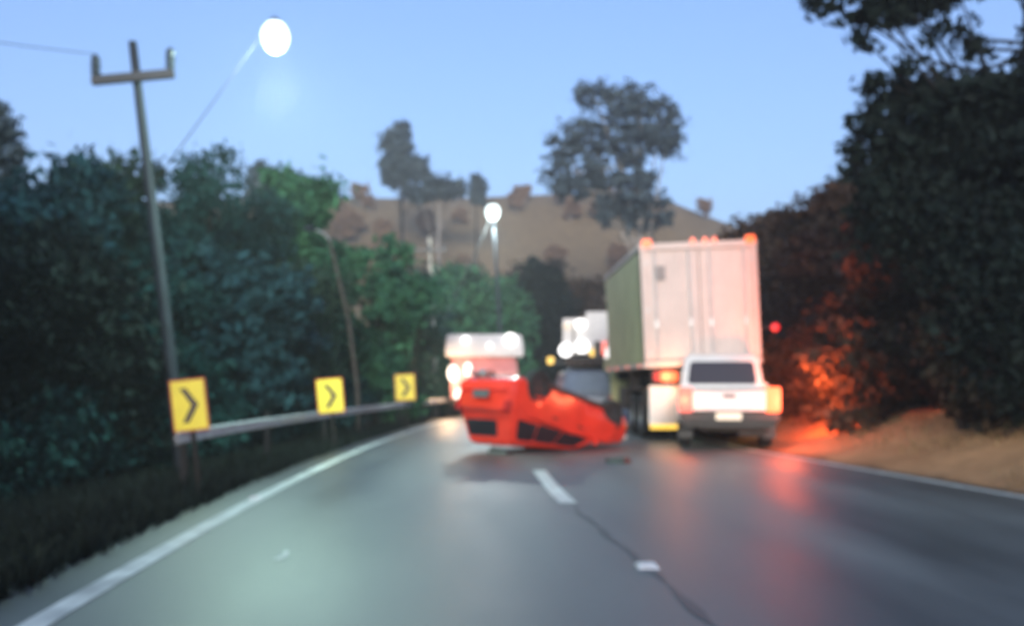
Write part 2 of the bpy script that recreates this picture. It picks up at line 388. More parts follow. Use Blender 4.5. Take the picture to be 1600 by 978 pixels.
# ------------------------------------------------------------------ foliage
def crown_mesh(name, lobes, n, leaf, m, seed, clump=0.30, flat=0.5, shell=(0.45, 1.06)):
    """leaf-sized faces gathered in clumps through the volume of the given ellipsoid lobes"""
    g = np.random.default_rng(seed); V = []
    vol = np.array([(l[3] * l[4] * l[5]) ** (2 / 3) for l in lobes]); share = vol / vol.sum()
    per = 26
    for l, sh in zip(lobes, share):
        k = max(3, int(n * sh / per))
        d = g.normal(size=(k, 3)); d /= np.linalg.norm(d, axis=1)[:, None]
        r = g.uniform(shell[0], shell[1], size=(k, 1)) ** 0.7
        c = np.array(l[:3]) + d * r * np.array(l[3:6])
        c += g.normal(size=(k, 3)) * clump * 0.5
        sz = clump * g.uniform(0.5, 1.35, size=(k, 1))
        p = np.repeat(c, per, axis=0) + g.normal(size=(k * per, 3)) * np.repeat(sz, per, axis=0) * np.array([0.62, 0.62, 0.42])
        N = len(p)
        nrm = g.normal(size=(N, 3)) + np.array([0, 0, flat]); nrm /= np.linalg.norm(nrm, axis=1)[:, None]
        t = g.normal(size=(N, 3)); u = np.cross(nrm, t); u /= np.linalg.norm(u, axis=1)[:, None] + 1e-9
        w = np.cross(nrm, u); L = leaf * g.uniform(0.55, 1.3, size=(N, 1)); W = L * g.uniform(0.35, 0.6, size=(N, 1))
        q = np.stack([p - u * L, p + w * W, p + u * L, p - w * W], axis=1)
        V.append(q.reshape(-1, 3))
    V = np.concatenate(V); nq = len(V) // 4
    me = bpy.data.meshes.new(name)
    me.vertices.add(len(V)); me.vertices.foreach_set('co', V.astype(np.float32).ravel())
    me.loops.add(len(V)); me.loops.foreach_set('vertex_index', np.arange(len(V), dtype=np.int32))
    me.polygons.add(nq); me.polygons.foreach_set('loop_start', np.arange(0, len(V), 4, dtype=np.int32))
    me.materials.append(m); me.update(calc_edges=True); me.validate()
    return me
def trunk_mb(h, r, lobes, seed, lean=(0, 0), limbs=True, lr=.6):
    g = random.Random(seed); mb = MB(); k = 6
    pts = [Vector((lean[0] * (i / k) ** 1.3 + g.uniform(-.04, .04) * h * 0.15 * (i > 0), lean[1] * (i / k) + g.uniform(-.04, .04) * h * 0.15 * (i > 0), h * i / k - (0.15 if i == 0 else 0))) for i in range(k + 1)]
    mb.tube(pts, [r * (1.25 if i == 0 else 1 - 0.72 * i / k) for i in range(k + 1)], 9)
    if limbs:
        for l in lobes:
            c = Vector(l[:3]); t = g.uniform(0.35, 0.8); b = pts[0].lerp(pts[-1], t)
            i = min(int(t * k), k - 1); b = pts[i].lerp(pts[i + 1], t * k - i)
            mid = b.lerp(c, 0.5) + Vector((0, 0, -0.08 * (c - b).length))
            rr = r * (1 - 0.72 * t) * lr
            mb.tube([b, mid, c], [rr, rr * 0.7, rr * 0.3], 6)
    return mb
def tree(name, label, loc, lobes, trunk_h, trunk_r, n, leaf, lm, bm_, seed, group=None, cat='tree', clump=0.3, lean=(0, 0), shell=(0.45, 1.06), lr=.45):
    t = empty(name, loc); tag(t, label, cat, group)
    trunk_mb(trunk_h, trunk_r, lobes, seed, lean, lr=lr).build('trunk', bm_, t)
    o = bpy.data.objects.new('crown', crown_mesh('crown', lobes, n, leaf, lm, seed, clump, shell=shell)); col.objects.link(o); o.parent = t
    return t
def rlobes(seed, cx, cy, z0, z1, rx, k, top=0.5, core=True):
    """lobes of an irregular crown between z0 and z1"""
    g = random.Random(seed); out = []
    if core: out.append((cx, cy, (z0 + z1) / 2, rx * 0.7, rx * 0.7, (z1 - z0) * 0.42))
    for i in range(k):
        t = (i + g.random()) / k; z = z0 + (z1 - z0) * t
        w = rx * (1 - abs(t - 0.42) ** 1.6 * (2.0 - top))
        a = g.uniform(0, 6.283); s = rx * g.uniform(0.30, 0.5)
        out.append((cx + math.cos(a) * max(w - s * .6, 0.1), cy + math.sin(a) * max(w - s * .6, 0.1), min(z, z1 - s * 0.7), s * 1.1, s * 1.1, s * 0.8))
    return out
def gz(x, y): return ground_z(x, y)

# front row of the wood on the left: (px of crown middle, row of the top, distance, crown half width, material, label)
LW = [
 (-60, 330, 15.0, 2.3, 'leaf_dark', 'dark tree at the far left edge of the wood beside the road'),
 (35, 272, 19.0, 2.1, 'leaf_blue', 'low dark teal tree left of the leaning power pole'),
 (170, 243, 22.0, 1.5, 'leaf_olive', 'flat-topped tree just left of the leaning power pole'),
 (290, 240, 22.5, 1.4, 'leaf_teal', 'tall flat-topped tree just right of the leaning power pole'),
 (390, 305, 26.0, 1.0, 'leaf_teal', 'slim dark tree between the power pole and the bright green column tree'),
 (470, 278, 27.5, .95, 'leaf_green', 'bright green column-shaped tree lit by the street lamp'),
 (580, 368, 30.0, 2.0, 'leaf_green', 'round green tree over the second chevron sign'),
 (640, 425, 36.0, 1.7, 'leaf_teal', 'small rounded dark tree above the farthest chevron sign'),
 (215, 395, 19.5, 1.7, 'leaf_teal', 'dark bushy tree behind the nearest chevron sign'),
 (370, 400, 21.0, 1.6, 'leaf_blue', 'bushy tree between the first and second chevron signs'),
 (60, 400, 15.5, 1.45, 'leaf_dark', 'low dark bushy tree in the shaded left corner'),
 (450, 420, 24.0, 1.5, 'leaf_olive', 'bushy tree left of the second chevron sign'),
]
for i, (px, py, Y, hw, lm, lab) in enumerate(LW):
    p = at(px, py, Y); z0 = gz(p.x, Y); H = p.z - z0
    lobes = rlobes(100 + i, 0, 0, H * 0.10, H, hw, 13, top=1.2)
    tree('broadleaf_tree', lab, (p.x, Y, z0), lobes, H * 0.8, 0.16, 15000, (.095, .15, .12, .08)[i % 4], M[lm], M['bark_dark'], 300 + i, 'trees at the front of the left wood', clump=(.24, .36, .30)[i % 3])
# deeper rows, one look
proto = None
g = random.Random(11)
for i in range(26):
    Y = g.uniform(22, 46); px = g.uniform(-160, 640) if i > 3 else (-200, 120, 350, 560)[i]
    x = (px - 800) / 1500 * Y - 2.0
    if x > XL(Y) - 6: x = XL(Y) - 6 - g.random() * 2
    topz = CAMH + (HYP - (330 + 70 * g.random() + max(0, px - 380) * 0.30)) / 1500 * Y
    z0 = gz(x, Y)
    if proto is None:
        proto = tree('broadleaf_tree', 'dark tree standing deep in the wood behind the front row', (x, Y, z0), rlobes(77, 0, 0, 0.8, 7.0, 2.6, 14, top=1.2), 5.8, 0.18, 15000, 0.15, M['leaf_teal'], M['bark_dark'], 77, 'trees deep in the left wood', clump=0.38)
        o = proto
    else:
        o = copy_tree(proto)
    o.location = (x, Y, z0); s = max(0.5, (topz - z0) / 7.0); o.scale = (s * g.uniform(.85, 1.15), s, s); o.rotation_euler.z = g.uniform(0, 6.28)
# undergrowth shrubs along the foot of the wood
proto = None
for i in range(34):
    Y = 8.5 + i * 1.05 + g.uniform(-.4, .4); x = XL(Y) - 2.9 - g.uniform(0, 1.8) - (1.0 if Y < 14 else 0)
    if proto is None:
        proto = empty('shrub', (0, 0, 0)); tag(proto, 'dark leafy shrub at the foot of the left wood behind the guardrail', 'shrub', 'shrubs behind the guardrail')
        mbs = MB()
        for k in range(6): mbs.tube([(0, 0, -.1), (g.uniform(-.3, .3), g.uniform(-.3, .3), .5), (g.uniform(-.6, .6), g.uniform(-.6, .6), 1.0)], [.03, .02, .01], 5)
        mbs.build('stem', M['bark_dark'], proto)
        o = bpy.data.objects.new('foliage', crown_mesh('foliage', rlobes(8, 0, 0, 0.1, 1.5, 0.85, 8, 1.2), 5500, 0.085, M['leaf_teal'], 8, 0.2)); col.objects.link(o); o.parent = proto
        o = proto
    else: o = copy_tree(proto)
    s = g.uniform(0.75, 1.4); o.location = (x, Y, gz(x, Y)); o.scale = (s, s, s * g.uniform(.8, 1.2)); o.rotation_euler.z = g.uniform(0, 6.28)
# tall thin tree cut by the left edge
p = at(2, 158, 26); z0 = gz(p.x, 26); H = p.z - z0
tree('slender_tree', 'tall thin tree cut off by the left edge of the view', (p.x, 26, z0), [(0, 0, H - .55, .3, .3, .55), (.15, 0, H - 1.3, .4, .4, .5), (-.1, 0, H - 2.1, .5, .5, .5)], H * .97, .11, 2200, .11, M['leaf_grey'], M['bark_dark'], 41, clump=.2)

# far trees : pixel outline gives the height at a real distance
def far_tree(name, label, Y, parts, n, leaf, lm, bk, seed, trunk_px, trunk_r, group=None, clump=.8, zbase=None):
    bx = (trunk_px - 800) / 1500 * Y; z0 = gz(bx, Y)
    lob = []
    for (px, py, rw, rh) in parts:
        q = at(px, py, Y); lob.append((q.x - bx, random.Random(px).uniform(-.6, .6) * rw / 1500 * Y, q.z - z0, rw / 1500 * Y, rw / 1500 * Y, rh / 1500 * Y))
    H = max(l[2] for l in lob)
    return tree(name, label, (bx, Y, z0), lob, H, trunk_r, n, leaf, lm, bk, seed, group, clump=clump)
far_tree('eucalyptus_tree', 'big open-crowned grey-green tree rising above the truck and the hill', 78,
    [(928, 150, 26, 20), (985, 165, 38, 28), (1035, 180, 24, 24), (1040, 225, 26, 26), (985, 225, 40, 34), (925, 210, 34, 26), (880, 225, 24, 26), (868, 270, 18, 30), (925, 270, 32, 30), (985, 290, 38, 34), (1000, 335, 28, 28), (890, 295, 26, 18), (1035, 335, 14, 20), (955, 320, 26, 24)],
    15000, .24, M['leaf_grey'], M['bark_pale'], 61, 1000, .45, clump=.5)
far_tree('conifer_tree', 'small bushy conifer standing alone on the ridge', 120,
    [(625, 208, 13, 14), (622, 232, 20, 14), (615, 255, 18, 14), (648, 258, 18, 13), (660, 272, 13, 9), (612, 278, 12, 12), (630, 270, 14, 14)],
    7000, .36, M['leaf_grey'], M['bark_dark'], 62, 628, .3, clump=.6)
far_tree('slender_tree', 'thin dark tree tip on the ridge beside the far street lamp', 118, [(746, 288, 7, 12), (745, 305, 8, 14)], 1500, .3, M['leaf_grey'], M['bark_dark'], 63, 745, .2, clump=.5)
far_tree('slender_tree', 'narrow tree top between the power pole and the green column tree', 60, [(408, 275, 10, 14), (410, 300, 15, 16)], 2500, .2, M['leaf_grey'], M['bark_dark'], 64, 409, .2, clump=.4)
far_tree('broadleaf_tree', 'flat dark tree crown on the ridge just left of the far lamp', 118, [(690, 295, 26, 10), (655, 302, 22, 9), (715, 298, 12, 10)], 4000, .34, M['leaf_grey'], M['bark_pale'], 65, 685, .3, clump=.6)
# dark green trees beyond the bend, behind the far lamp
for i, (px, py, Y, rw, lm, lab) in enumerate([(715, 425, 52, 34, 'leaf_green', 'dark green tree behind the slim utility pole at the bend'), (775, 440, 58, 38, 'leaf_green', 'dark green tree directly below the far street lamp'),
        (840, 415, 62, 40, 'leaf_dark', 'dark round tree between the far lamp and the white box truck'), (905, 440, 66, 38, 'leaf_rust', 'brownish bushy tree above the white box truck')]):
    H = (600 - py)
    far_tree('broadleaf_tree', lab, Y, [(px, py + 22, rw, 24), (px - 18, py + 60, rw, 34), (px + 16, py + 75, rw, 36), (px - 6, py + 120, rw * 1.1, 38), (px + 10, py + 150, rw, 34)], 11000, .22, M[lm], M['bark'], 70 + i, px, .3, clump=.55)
# ridge / hillside trees in dry brown leaf, and pale trunks
protos = []
for k in range(3):
    t = tree('dry_hill_tree', 'brown dry-leaved tree on the far hillside', (0, 0, -50), rlobes(500 + k, 0, 0, 2.2, 7.5, 2.6, 9, 1.0), 6.5, .2, 4200, .30, M['leaf_brown'], M['bark_pale'], 90 + k, 'trees on the far brown hillside', clump=.6)
    protos.append(t)
used = set(); g = random.Random(21)
for i in range(45):
    Y = 92 + 62 * (i / 45) ** 0.8 + g.uniform(-3, 3); px = g.uniform(330, 1120)
    x = (px - 800) / 1500 * Y; k = i % 3
    if abs(x - XL(Y)) < 9 and Y < 110: continue
    o = protos[k] if k not in used else copy_tree(protos[k]); used.add(k)
    s = g.uniform(.35, .65); o.location = (x, Y, gz(x, Y) - .2); o.scale = (s, s, s * g.uniform(.85, 1.15)); o.rotation_euler.z = g.uniform(0, 6.28)

# right-hand wood : near trees darkened by leaf colour to look shaded, and brownish far ones
def right_tree(label, base_px, Y, parts, n, leaf, lm, seed, trunk_r, clump, name='broadleaf_tree', trunk_top=None):
    bx = (base_px - 800) / 1500 * Y; z0 = gz(bx, Y); lob = []
    for (px, py, rw, rh) in parts:
        q = at(px, py, Y); lob.append((q.x - bx, random.Random(px + py).uniform(-1, 1) * rw / 1500 * Y, q.z - z0, rw / 1500 * Y, rw / 1500 * Y, rh / 1500 * Y))
    H = trunk_top if trunk_top else max(l[2] for l in lob)
    return tree(name, label, (bx, Y, z0), lob, H, trunk_r, n, leaf, M[lm], M['bark_dark'], seed, 'trees of the right wood', clump=clump, lr=.25)
right_tree('big dark tree at the right edge with branches hanging over the road', 1612, 14.6,
    [(1300, 8, 30, 12), (1345, 28, 36, 18), (1395, 22, 34, 22), (1340, 58, 24, 10), (1440, -10, 46, 24), (1500, -40, 60, 30), (1300, -50, 50, 30), (1400, -90, 60, 40), (1560, -60, 70, 50), (1470, 60, 28, 10), (1515, 75, 22, 14), (1640, -40, 80, 70), (1700, 60, 80, 80), (1400, 110, 14, 9), (1370, 132, 20, 10), (1600, 150, 40, 60)], 13000, .085, 'leaf_dark', 201, .24, .17, trunk_top=8.5)
right_tree('dark leafy tree filling the right side above the earth bank', 1520, 15.0,
    [(1490, 185, 60, 50), (1545, 190, 66, 62), (1430, 180, 40, 50), (1420, 250, 50, 60), (1350, 205, 24, 16), (1338, 238, 18, 12), (1390, 160, 22, 18), (1500, 260, 90, 80), (1580, 300, 90, 100), (1420, 340, 70, 70), (1500, 400, 90, 80), (1390, 300, 36, 30)], 26000, .10, 'leaf_dark', 202, .2, .24)
right_tree('dark tree beside the right edge standing low behind the bank', 1660, 13.6,
    [(1620, 420, 90, 90), (1560, 470, 80, 90), (1660, 300, 80, 120), (1600, 560, 90, 70)], 15000, .10, 'leaf_dark', 203, .2, .26)
right_tree('brownish dark tree right behind the earth bank', 1440, 20.0,
    [(1420, 380, 60, 60), (1370, 420, 60, 60), (1450, 470, 80, 70), (1370, 510, 70, 60), (1480, 560, 90, 60), (1400, 580, 80, 50)], 18000, .12, 'leaf_rust', 204, .2, .28)
right_tree('rusty brown tree right of the truck beside the red lamp', 1290, 27.0,
    [(1270, 350, 40, 34), (1310, 340, 42, 40), (1330, 400, 50, 50), (1270, 420, 50, 50), (1290, 490, 70, 50), (1260, 560, 60, 50), (1330, 570, 70, 50)], 18000, .13, 'leaf_rust', 205, .2, .30)
right_tree('low brownish tree peeking over the right shoulder of the truck', 1215, 36.0,
    [(1215, 360, 30, 26), (1170, 372, 26, 20), (1240, 380, 40, 34), (1210, 420, 40, 40), (1150, 400, 30, 30), (1215, 500, 50, 60), (1240, 590, 60, 50)], 12000, .17, 'leaf_rust', 206, .22, .36)
right_tree('dark rounded tree behind the rusty brown ones on the right', 1345, 31.0,
    [(1340, 310, 40, 30), (1390, 290, 50, 40), (1420, 350, 60, 60), (1350, 390, 60, 50)], 11000, .16, 'leaf_dark', 207, .22, .34)
proto = None
for i in range(30):
    Y = 11.5 + i * 0.85 + g.uniform(-.4, .4); x = XR(Y) + (2.5 if Y < 17 else 2.3) + g.uniform(0, .9)
    if proto is None:
        proto = empty('shrub', (0, 0, 0)); tag(proto, 'brown undergrowth shrub on top of the right earth bank', 'shrub', 'shrubs on the right bank')
        mbs = MB()
        for k in range(6): mbs.tube([(0, 0, -.1), (g.uniform(-.3, .3), g.uniform(-.3, .3), .5), (g.uniform(-.6, .6), g.uniform(-.6, .6), 1.0)], [.03, .02, .01], 5)
        mbs.build('stem', M['bark_dark'], proto)
        o = bpy.data.objects.new('foliage', crown_mesh('foliage', rlobes(9, 0, 0, 0.0, 1.5, 0.9, 8, 1.2), 5500, 0.09, M['leaf_rust'], 9, 0.2)); col.objects.link(o); o.parent = proto
        o = proto
    else: o = copy_tree(proto)
    s = g.uniform(0.7, 1.3); o.location = (x, Y, gz(x, Y) - .05); o.scale = (s, s, s); o.rotation_euler.z = g.uniform(0, 6.28)
# the same woods go on beside and behind the camera (they keep the low light off both verges)
for i, (x, y, s) in enumerate([(-9.5, 3, 1.25), (-9, -5, 1.35), (-9.5, -14, 1.4), (-10, -26, 1.5), (14.5, -6, 1.3), (15.5, -16, 1.4), (-14, 8, 1.3)]):
    o = copy_tree(bpy.data.objects['broadleaf_tree.012']); o.location = (x, y, gz(x, y)); o.scale = (s, s, s); o.rotation_euler.z = i * 1.1
    o['label'] = 'dark tree of the roadside wood beside the camera car'; o['group'] = 'trees beside the camera car'

# grass on both verges
def tufts(name, m, pts, h, seed):
    g = np.random.default_rng(seed); V = []
    for (x, y, z) in pts:
        a = g.uniform(0, 6.283); w = g.uniform(.006, .014); hh = h * g.uniform(.5, 1.4); l = g.normal(size=2) * hh * .45
        c, s_ = math.cos(a) * w, math.sin(a) * w
        V += [(x - c, y - s_, z - .02), (x + c, y + s_, z - .02), (x + l[0] + c * .3, y + l[1] + s_ * .3, z + hh), (x + l[0] - c * .3, y + l[1] - s_ * .3, z + hh)]
    me = bpy.data.meshes.new(name); me.from_pydata(V, [], [(i, i + 1, i + 2, i + 3) for i in range(0, len(V), 4)]); me.materials.append(m)
    o = bpy.data.objects.new(name, me); col.objects.link(o); o['kind'] = 'stuff'; return o
g2 = random.Random(3); pts = []
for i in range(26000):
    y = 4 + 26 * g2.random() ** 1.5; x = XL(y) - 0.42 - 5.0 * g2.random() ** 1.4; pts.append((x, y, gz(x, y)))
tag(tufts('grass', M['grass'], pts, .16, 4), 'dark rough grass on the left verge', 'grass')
pts = []
for i in range(9000):
    y = 9 + 26 * g2.random() ** 1.3; x = XR(y) + 0.35 + 4.2 * g2.random() ** 0.8
    if math.sin(x * 2.1) + math.sin(y * 1.3 + x) < 0.3: continue
    pts.append((x, y, gz(x, y)))
tag(tufts('dry_grass', M['dry_grass'], pts, .10, 6), 'sparse dry grass on the right earth bank', 'grass')

# ------------------------------------------------------------------ guardrail
gr = empty('guardrail', (XL(11) - 0.95, 11, 0)); tag(gr, 'pale galvanised guardrail running along the left verge behind the chevron signs', 'guardrail')
def XG(y): return XL(y) - 0.92 + (0.45 if y > 30 else 0.45 * max(0, (y - 14) / 16)) - 0.25
prof = [(0, .10), (.03, .115), (.03, .145), (0.0, .16), (0.0, .185), (.03, .20), (.03, .235), (0, .25)]
mb = MB(); ys = list(np.arange(11.2, 62, 0.8)); L = len(prof)
for i, y in enumerate(ys):
    x = XG(y) - gr.location.x
    for (o_, z) in prof: mb.v.append((x + o_, y - 11, .42 + z))
    for (o_, z) in reversed(prof): mb.v.append((x + o_ - .012, y - 11, .42 + z))
N = 2 * L
for i in range(len(ys) - 1):
    for j in range(N): a = i * N + j; b = i * N + (j + 1) % N; mb.f.append((a, b, b + N, a + N))
mb.f.append(tuple(range(N))); mb.f.append(tuple((len(ys) - 1) * N + j for j in range(N)))
mb.build('beam', M['galv'], gr)
for y in np.arange(11.8, 61, 4.0):
    MB().box((XG(y) - gr.location.x - .085, y - 11, .28), (.08, .08, .94)).build('post', M['rubber'], gr, bevel=.01)

# ------------------------------------------------------------------ chevron signs
def sign(label, px, py, Y, w, h, lean, base):
    p = at(px, py, Y)
    px_ = p.x + math.sin(R(-lean)) * (p.z - gz(p.x, Y))
    t = empty('chevron_sign', (px_, Y, gz(px_, Y)), (0, R(lean), R(6))); tag(t, label, 'road sign', 'chevron signs on the left verge')
    zc = p.z - t.location.z
    MB().box((0, 0.010, zc), (w, .012, h)).build('panel', M['sign_back'], t, bevel=.004)
    b = min(w, h) * .10
    MB().box((0, 0.0, zc), (w - b, .006, h - b)).build('yellow_face', M['sign_yellow'], t, bevel=.002)
    a = h * .33; s = w * .20
    poly = [(-s * 1.1, a), (-s * .2, a), (s * 1.3, 0), (-s * .2, -a), (-s * 1.1, -a), (s * .30, 0)]
    MB().slab([(x, -.006, zc + z) for x, z in poly], .004).build('chevron', M['sign_black'], t, smooth=False)
    MB().box((0, .045, (zc + h * .42) / 2 - .15), (.05, .05, zc + h * .42 + .3)).build('post', M['wood_post'], t, bevel=.006)
    return t
sign('nearest and largest yellow chevron sign pointing right', 296, 632, 10.7, .395, .585, -6, 0)
sign('middle yellow chevron sign standing in front of the guardrail', 516, 618, 18.0, .50, .66, -5, 0)
sign('farthest and smallest yellow chevron sign near the bend', 633, 605, 25.0, .53, .70, -3, 0)

# ------------------------------------------------------------------ poles, lamps, cables
def street_head(root, p, d, r=.22, mat_=None):
    """bowl lamp: housing over a glass bowl that glows"""
    hd = MB().lathe([(.04, .10), (r * .35, .09), (r * .5, .05), (r * .5, .02)], p, 'z', 18).build('lamp_head', M['dark_steel'], root)
    MB().lathe([(r * .55, .03), (r * .88, -r * .3), (r, -r * .75), (r * .93, -r * 1.25), (r * .65, -r * 1.75), (r * .3, -r * 1.98), (.02, -r * 2.05)], p, 'z', 18).build('lamp_bowl', mat_ or M['L_street'], hd)  # bowl enlarged and lengthened to the shape of the lamp's glare
Yp = 15.5
b = at(288, 640, Yp); b.z = gz(b.x, Yp); top = at(207, 66, Yp); ca_ = at(214, 126, Yp)
up_ = empty('utility_pole', b); tag(up_, 'leaning power pole with a crossarm and a lamp arm behind the nearest chevron sign', 'power pole')
T = top - b; A = ca_ - b
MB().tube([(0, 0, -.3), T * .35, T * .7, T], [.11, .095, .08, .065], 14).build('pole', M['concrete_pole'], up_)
ax = (at(272, 121, Yp) - at(160, 131, Yp)); ax.normalize()
rot = Matrix.Rotation(math.atan2(-ax.z, ax.x), 3, 'Y')
MB().box(A + Vector((0, -.16, 0)), (1.32, .10, .14), rot).build('crossarm', M['dark_steel'], up_, bevel=.01)
for sx in (-.60, .60):
    q = A + Vector((0, -.16, 0)) + ax * sx
    ins = MB(); ins.lathe([(.02, .05), (.05, .08), (.085, .14), (.05, .18), (.09, .24), (.055, .28), (.08, .34), (.04, .40), (.02, .42)], q, 'z', 12)
    ins.build('insulator', M['porcelain'], up_)
lp = at(430, 40, Yp - .4) - b
arm0 = T * .66
MB().tube([arm0, arm0.lerp(lp, .4) + Vector((0, 0, .05)), arm0.lerp(lp, .85) + Vector((0, 0, .12)), lp + Vector((0, 0, .16))], [.010, .009, .008, .007], 8).build('lamp_arm', M['black_plastic'], up_)
street_head(up_, lp, 0, .22)
def street_spot(loc, energy, color, parent, aim, size=140):
    d = bpy.data.lights.new('street_light', 'SPOT'); d.energy = energy; d.color = color; d.spot_size = R(size); d.spot_blend = .7; d.shadow_soft_size = .25
    o = bpy.data.objects.new('street_light', d); col.objects.link(o); o.location = loc; o.parent = parent
    o.rotation_euler = Vector(aim).to_track_quat('-Z', 'Y').to_euler()
street_spot(lp + Vector((0, 0, -.75)), 430, (.62, 1.0, .80), up_, (.25, -.15, -1))
light('street_glow', lp + Vector((0, 0, -.8)), 260, (.70, 1.0, .86), .3, up_)

# far lamp : steel pole under the lamp plus a stay
Yl = 40.0
lt = at(770, 322, Yl); bx = at(789, 640, Yl); bx.z = gz(bx.x, Yl)
sl = empty('street_lamp', bx); tag(sl, 'far street lamp glowing white on a slim pole at the bend', 'street lamp')
TT = lt - bx
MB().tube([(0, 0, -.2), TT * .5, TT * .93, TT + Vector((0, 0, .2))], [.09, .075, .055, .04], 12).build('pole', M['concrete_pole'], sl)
street_head(sl, TT, 0, .30)
street_spot(TT + Vector((0, -.1, -.9)), 450, (.85, 1.0, .95), sl, (.1, -.2, -1))
light('street_glow', TT + Vector((0, -.1, -.9)), 400, (.85, 1.0, .95), .3, sl)
# slim utility pole left of it, with a bracket reaching towards the lamp
Y2 = 41.0
b2 = at(682, 640, Y2); b2.z = gz(b2.x, Y2); t2 = at(670, 372, Y2)
u2 = empty('utility_pole', b2); tag(u2, 'slim pale utility pole at the bend left of the far street lamp', 'power pole')
T2 = t2 - b2
MB().tube([(0, 0, -.3), T2 * .5, T2], [.13, .11, .085], 12).build('pole', M['bark_pale'], u2)
MB().box(T2 * .93 + Vector((0, -.12, 0)), (1.5, .09, .11)).build('crossarm', M['dark_steel'], u2, bevel=.01)
for sx in (-.65, 0, .65): MB().lathe([(.02, .04), (.06, .09), (.04, .14), (.06, .2), (.02, .25)], T2 * .93 + Vector((sx, -.12, 0)), 'z', 10).build('insulator', M['porcelain'], u2)
# pole 3 : low pale pole right of the second sign
Y3 = 23.0; b3 = at(562, 660, Y3); b3.z = gz(b3.x, Y3); t3 = at(515, 375, Y3)
u3 = empty('utility_pole', b3); tag(u3, 'thin curved pale pole rising behind the second chevron sign', 'power pole')
T3 = t3 - b3
MB().tube([(0, 0, -.3), T3 * .25 + Vector((.12, 0, 0)), T3 * .6 + Vector((.16, 0, 0)), T3], [.06, .055, .045, .035], 10).build('pole', M['bark'], u3)
street = MB(); street.tube([T3, T3 + Vector((-.12, -.2, .14)), T3 + Vector((-.35, -.5, .2))], [.03, .026, .022], 8); street.build('lamp_arm', M['galv'], u3)
MB().lathe([(.03, .09), (.12, .06), (.15, 0), (.10, -.05)], T3 + Vector((-.38, -.52, .17)), 'z', 12).build('lamp_head', M['concrete_pole'], u3)
def cable(label, a, c, sag, r=.008):
    mb = MB(); pts = []
    for i in range(15):
        t = i / 14; q = Vector(a).lerp(Vector(c), t); q.z -= sag * 4 * t * (1 - t); pts.append(q)
    o = mb.tube(pts, r, 5).build('power_cable', M['dark_steel']); tag(o, label, 'cable', 'overhead cables')
eL = b + A + Vector((0, -.16, .42)) - ax * .60; eR = b + A + Vector((0, -.16, .42)) + ax * .60
cable('thin overhead cable leaving the left end of the crossarm towards the camera', eL, eL + Vector((-9, -14, .3)), .9)
cable('slanting stay cable from the far street lamp down to the slim utility pole', bx + TT * .97, b2 + T2 * .42, .1, .03)

# road stud and stub of worn marking
def stud(label, x, y, w, l):
    t = empty('road_stud', (x, y, .004)); tag(t, label, 'road stud')
    MB().loft([[(-w / 2, -l / 2, 0), (w / 2, -l / 2, 0), (w / 2, l / 2, 0), (-w / 2, l / 2, 0)], [(-w * .36, -l * .28, .022), (w * .36, -l * .28, .022), (w * .36, l * .28, .022), (-w * .36, l * .28, .022)]]).build('body', M['stud_white'], t, bevel=.003)
    MB().slab([(-w * .34, -l * .40 - .004, .008), (w * .34, -l * .40 - .004, .008), (w * .31, -l * .31 - .004, .019), (-w * .31, -l * .31 - .004, .019)], .002).build('reflector', M['lens_clear'], t)
stud('small white road stud beside the left edge line', XL(10.3) - .02, 10.3, .12, .12)
stud('bright white road stud between the two lanes in front of the overturned car', (1011 - 800) / 1500 * 6.5, 6.5, .15, .22)

# ------------------------------------------------------------------ vehicles
def wheel(root, x, y, r, w, side, rim='rim'):
    o = MB().lathe([(r * .60, -w / 2), (r * .88, -w / 2), (r * .98, -w * .36), (r, 0), (r * .98, w * .36), (r * .88, w / 2), (r * .60, w / 2)], (x, y, r), 'x', 30, closed=True).build('wheel', M['rubber'], root)
    s = side
    mb = MB().lathe([(r * .60, -w * .42 * s), (r * .60, w * .40 * s), (r * .54, w * .42 * s), (r * .50, w * .20 * s), (r * .16, w * .26 * s), (r * .13, w * .36 * s), (.01, w * .37 * s)], (x, y, r), 'x', 24)
    for k in range(5):
        a = k * 2 * math.pi / 5; mb.box((x + s * w * .30, y + math.cos(a) * r * .33, r + math.sin(a) * r * .33), (w * .14, r * .12, r * .40), Matrix.Rotation(a - math.pi / 2, 3, 'X'))
    mb.build('rim', M[rim], o); return o
def shell(ys, zb, zt, hw, crown=.03, tuck=.07):
    secs = []
    for y in ys:
        b, t, w = zb(y), zt(y), hw(y)
        half = [(w - tuck, b), (w - .015, b + .05 + .0 * t), (w, b + (t - b) * .45), (w - .012, b + (t - b) * .72), (w - .035, t - .035), (w - .085, t), (w * .5, t + crown * .8)]
        secs.append([(x, y, z) for x, z in half] + [(0, y, t + crown)] + [(-x, y, z) for x, z in reversed(half)])
    return MB().loft(secs)
def arch(y, centers, r, base):
    z = base
    for c in centers:
        d = abs(y - c)
        if d < r: z = max(z, .05 + math.sqrt(r * r - d * d) + .20 * 0)
    return z
def quad_on(a, b, c, d, u0, u1, v0, v1):
    """patch inside the quad a(bottom left) b(bottom right) c(top right) d(top left)"""
    a, b, c, d = map(Vector, (a, b, c, d))
    f = lambda u, v: a.lerp(b, u).lerp(d.lerp(c, u), v)
    return [f(u0, v0), f(u1, v0), f(u1, v1), f(u0, v1)]
def rounded(q, c=.14):
    out = []
    for i in range(4):
        p, a, b = q[i], q[i - 1], q[(i + 1) % 4]; d = c * min((a - p).length, (b - p).length)
        u, w = (a - p).normalized() * d, (b - p).normalized() * d
        out += [p + u, p + (u + w) * .27, p + w]
    return out
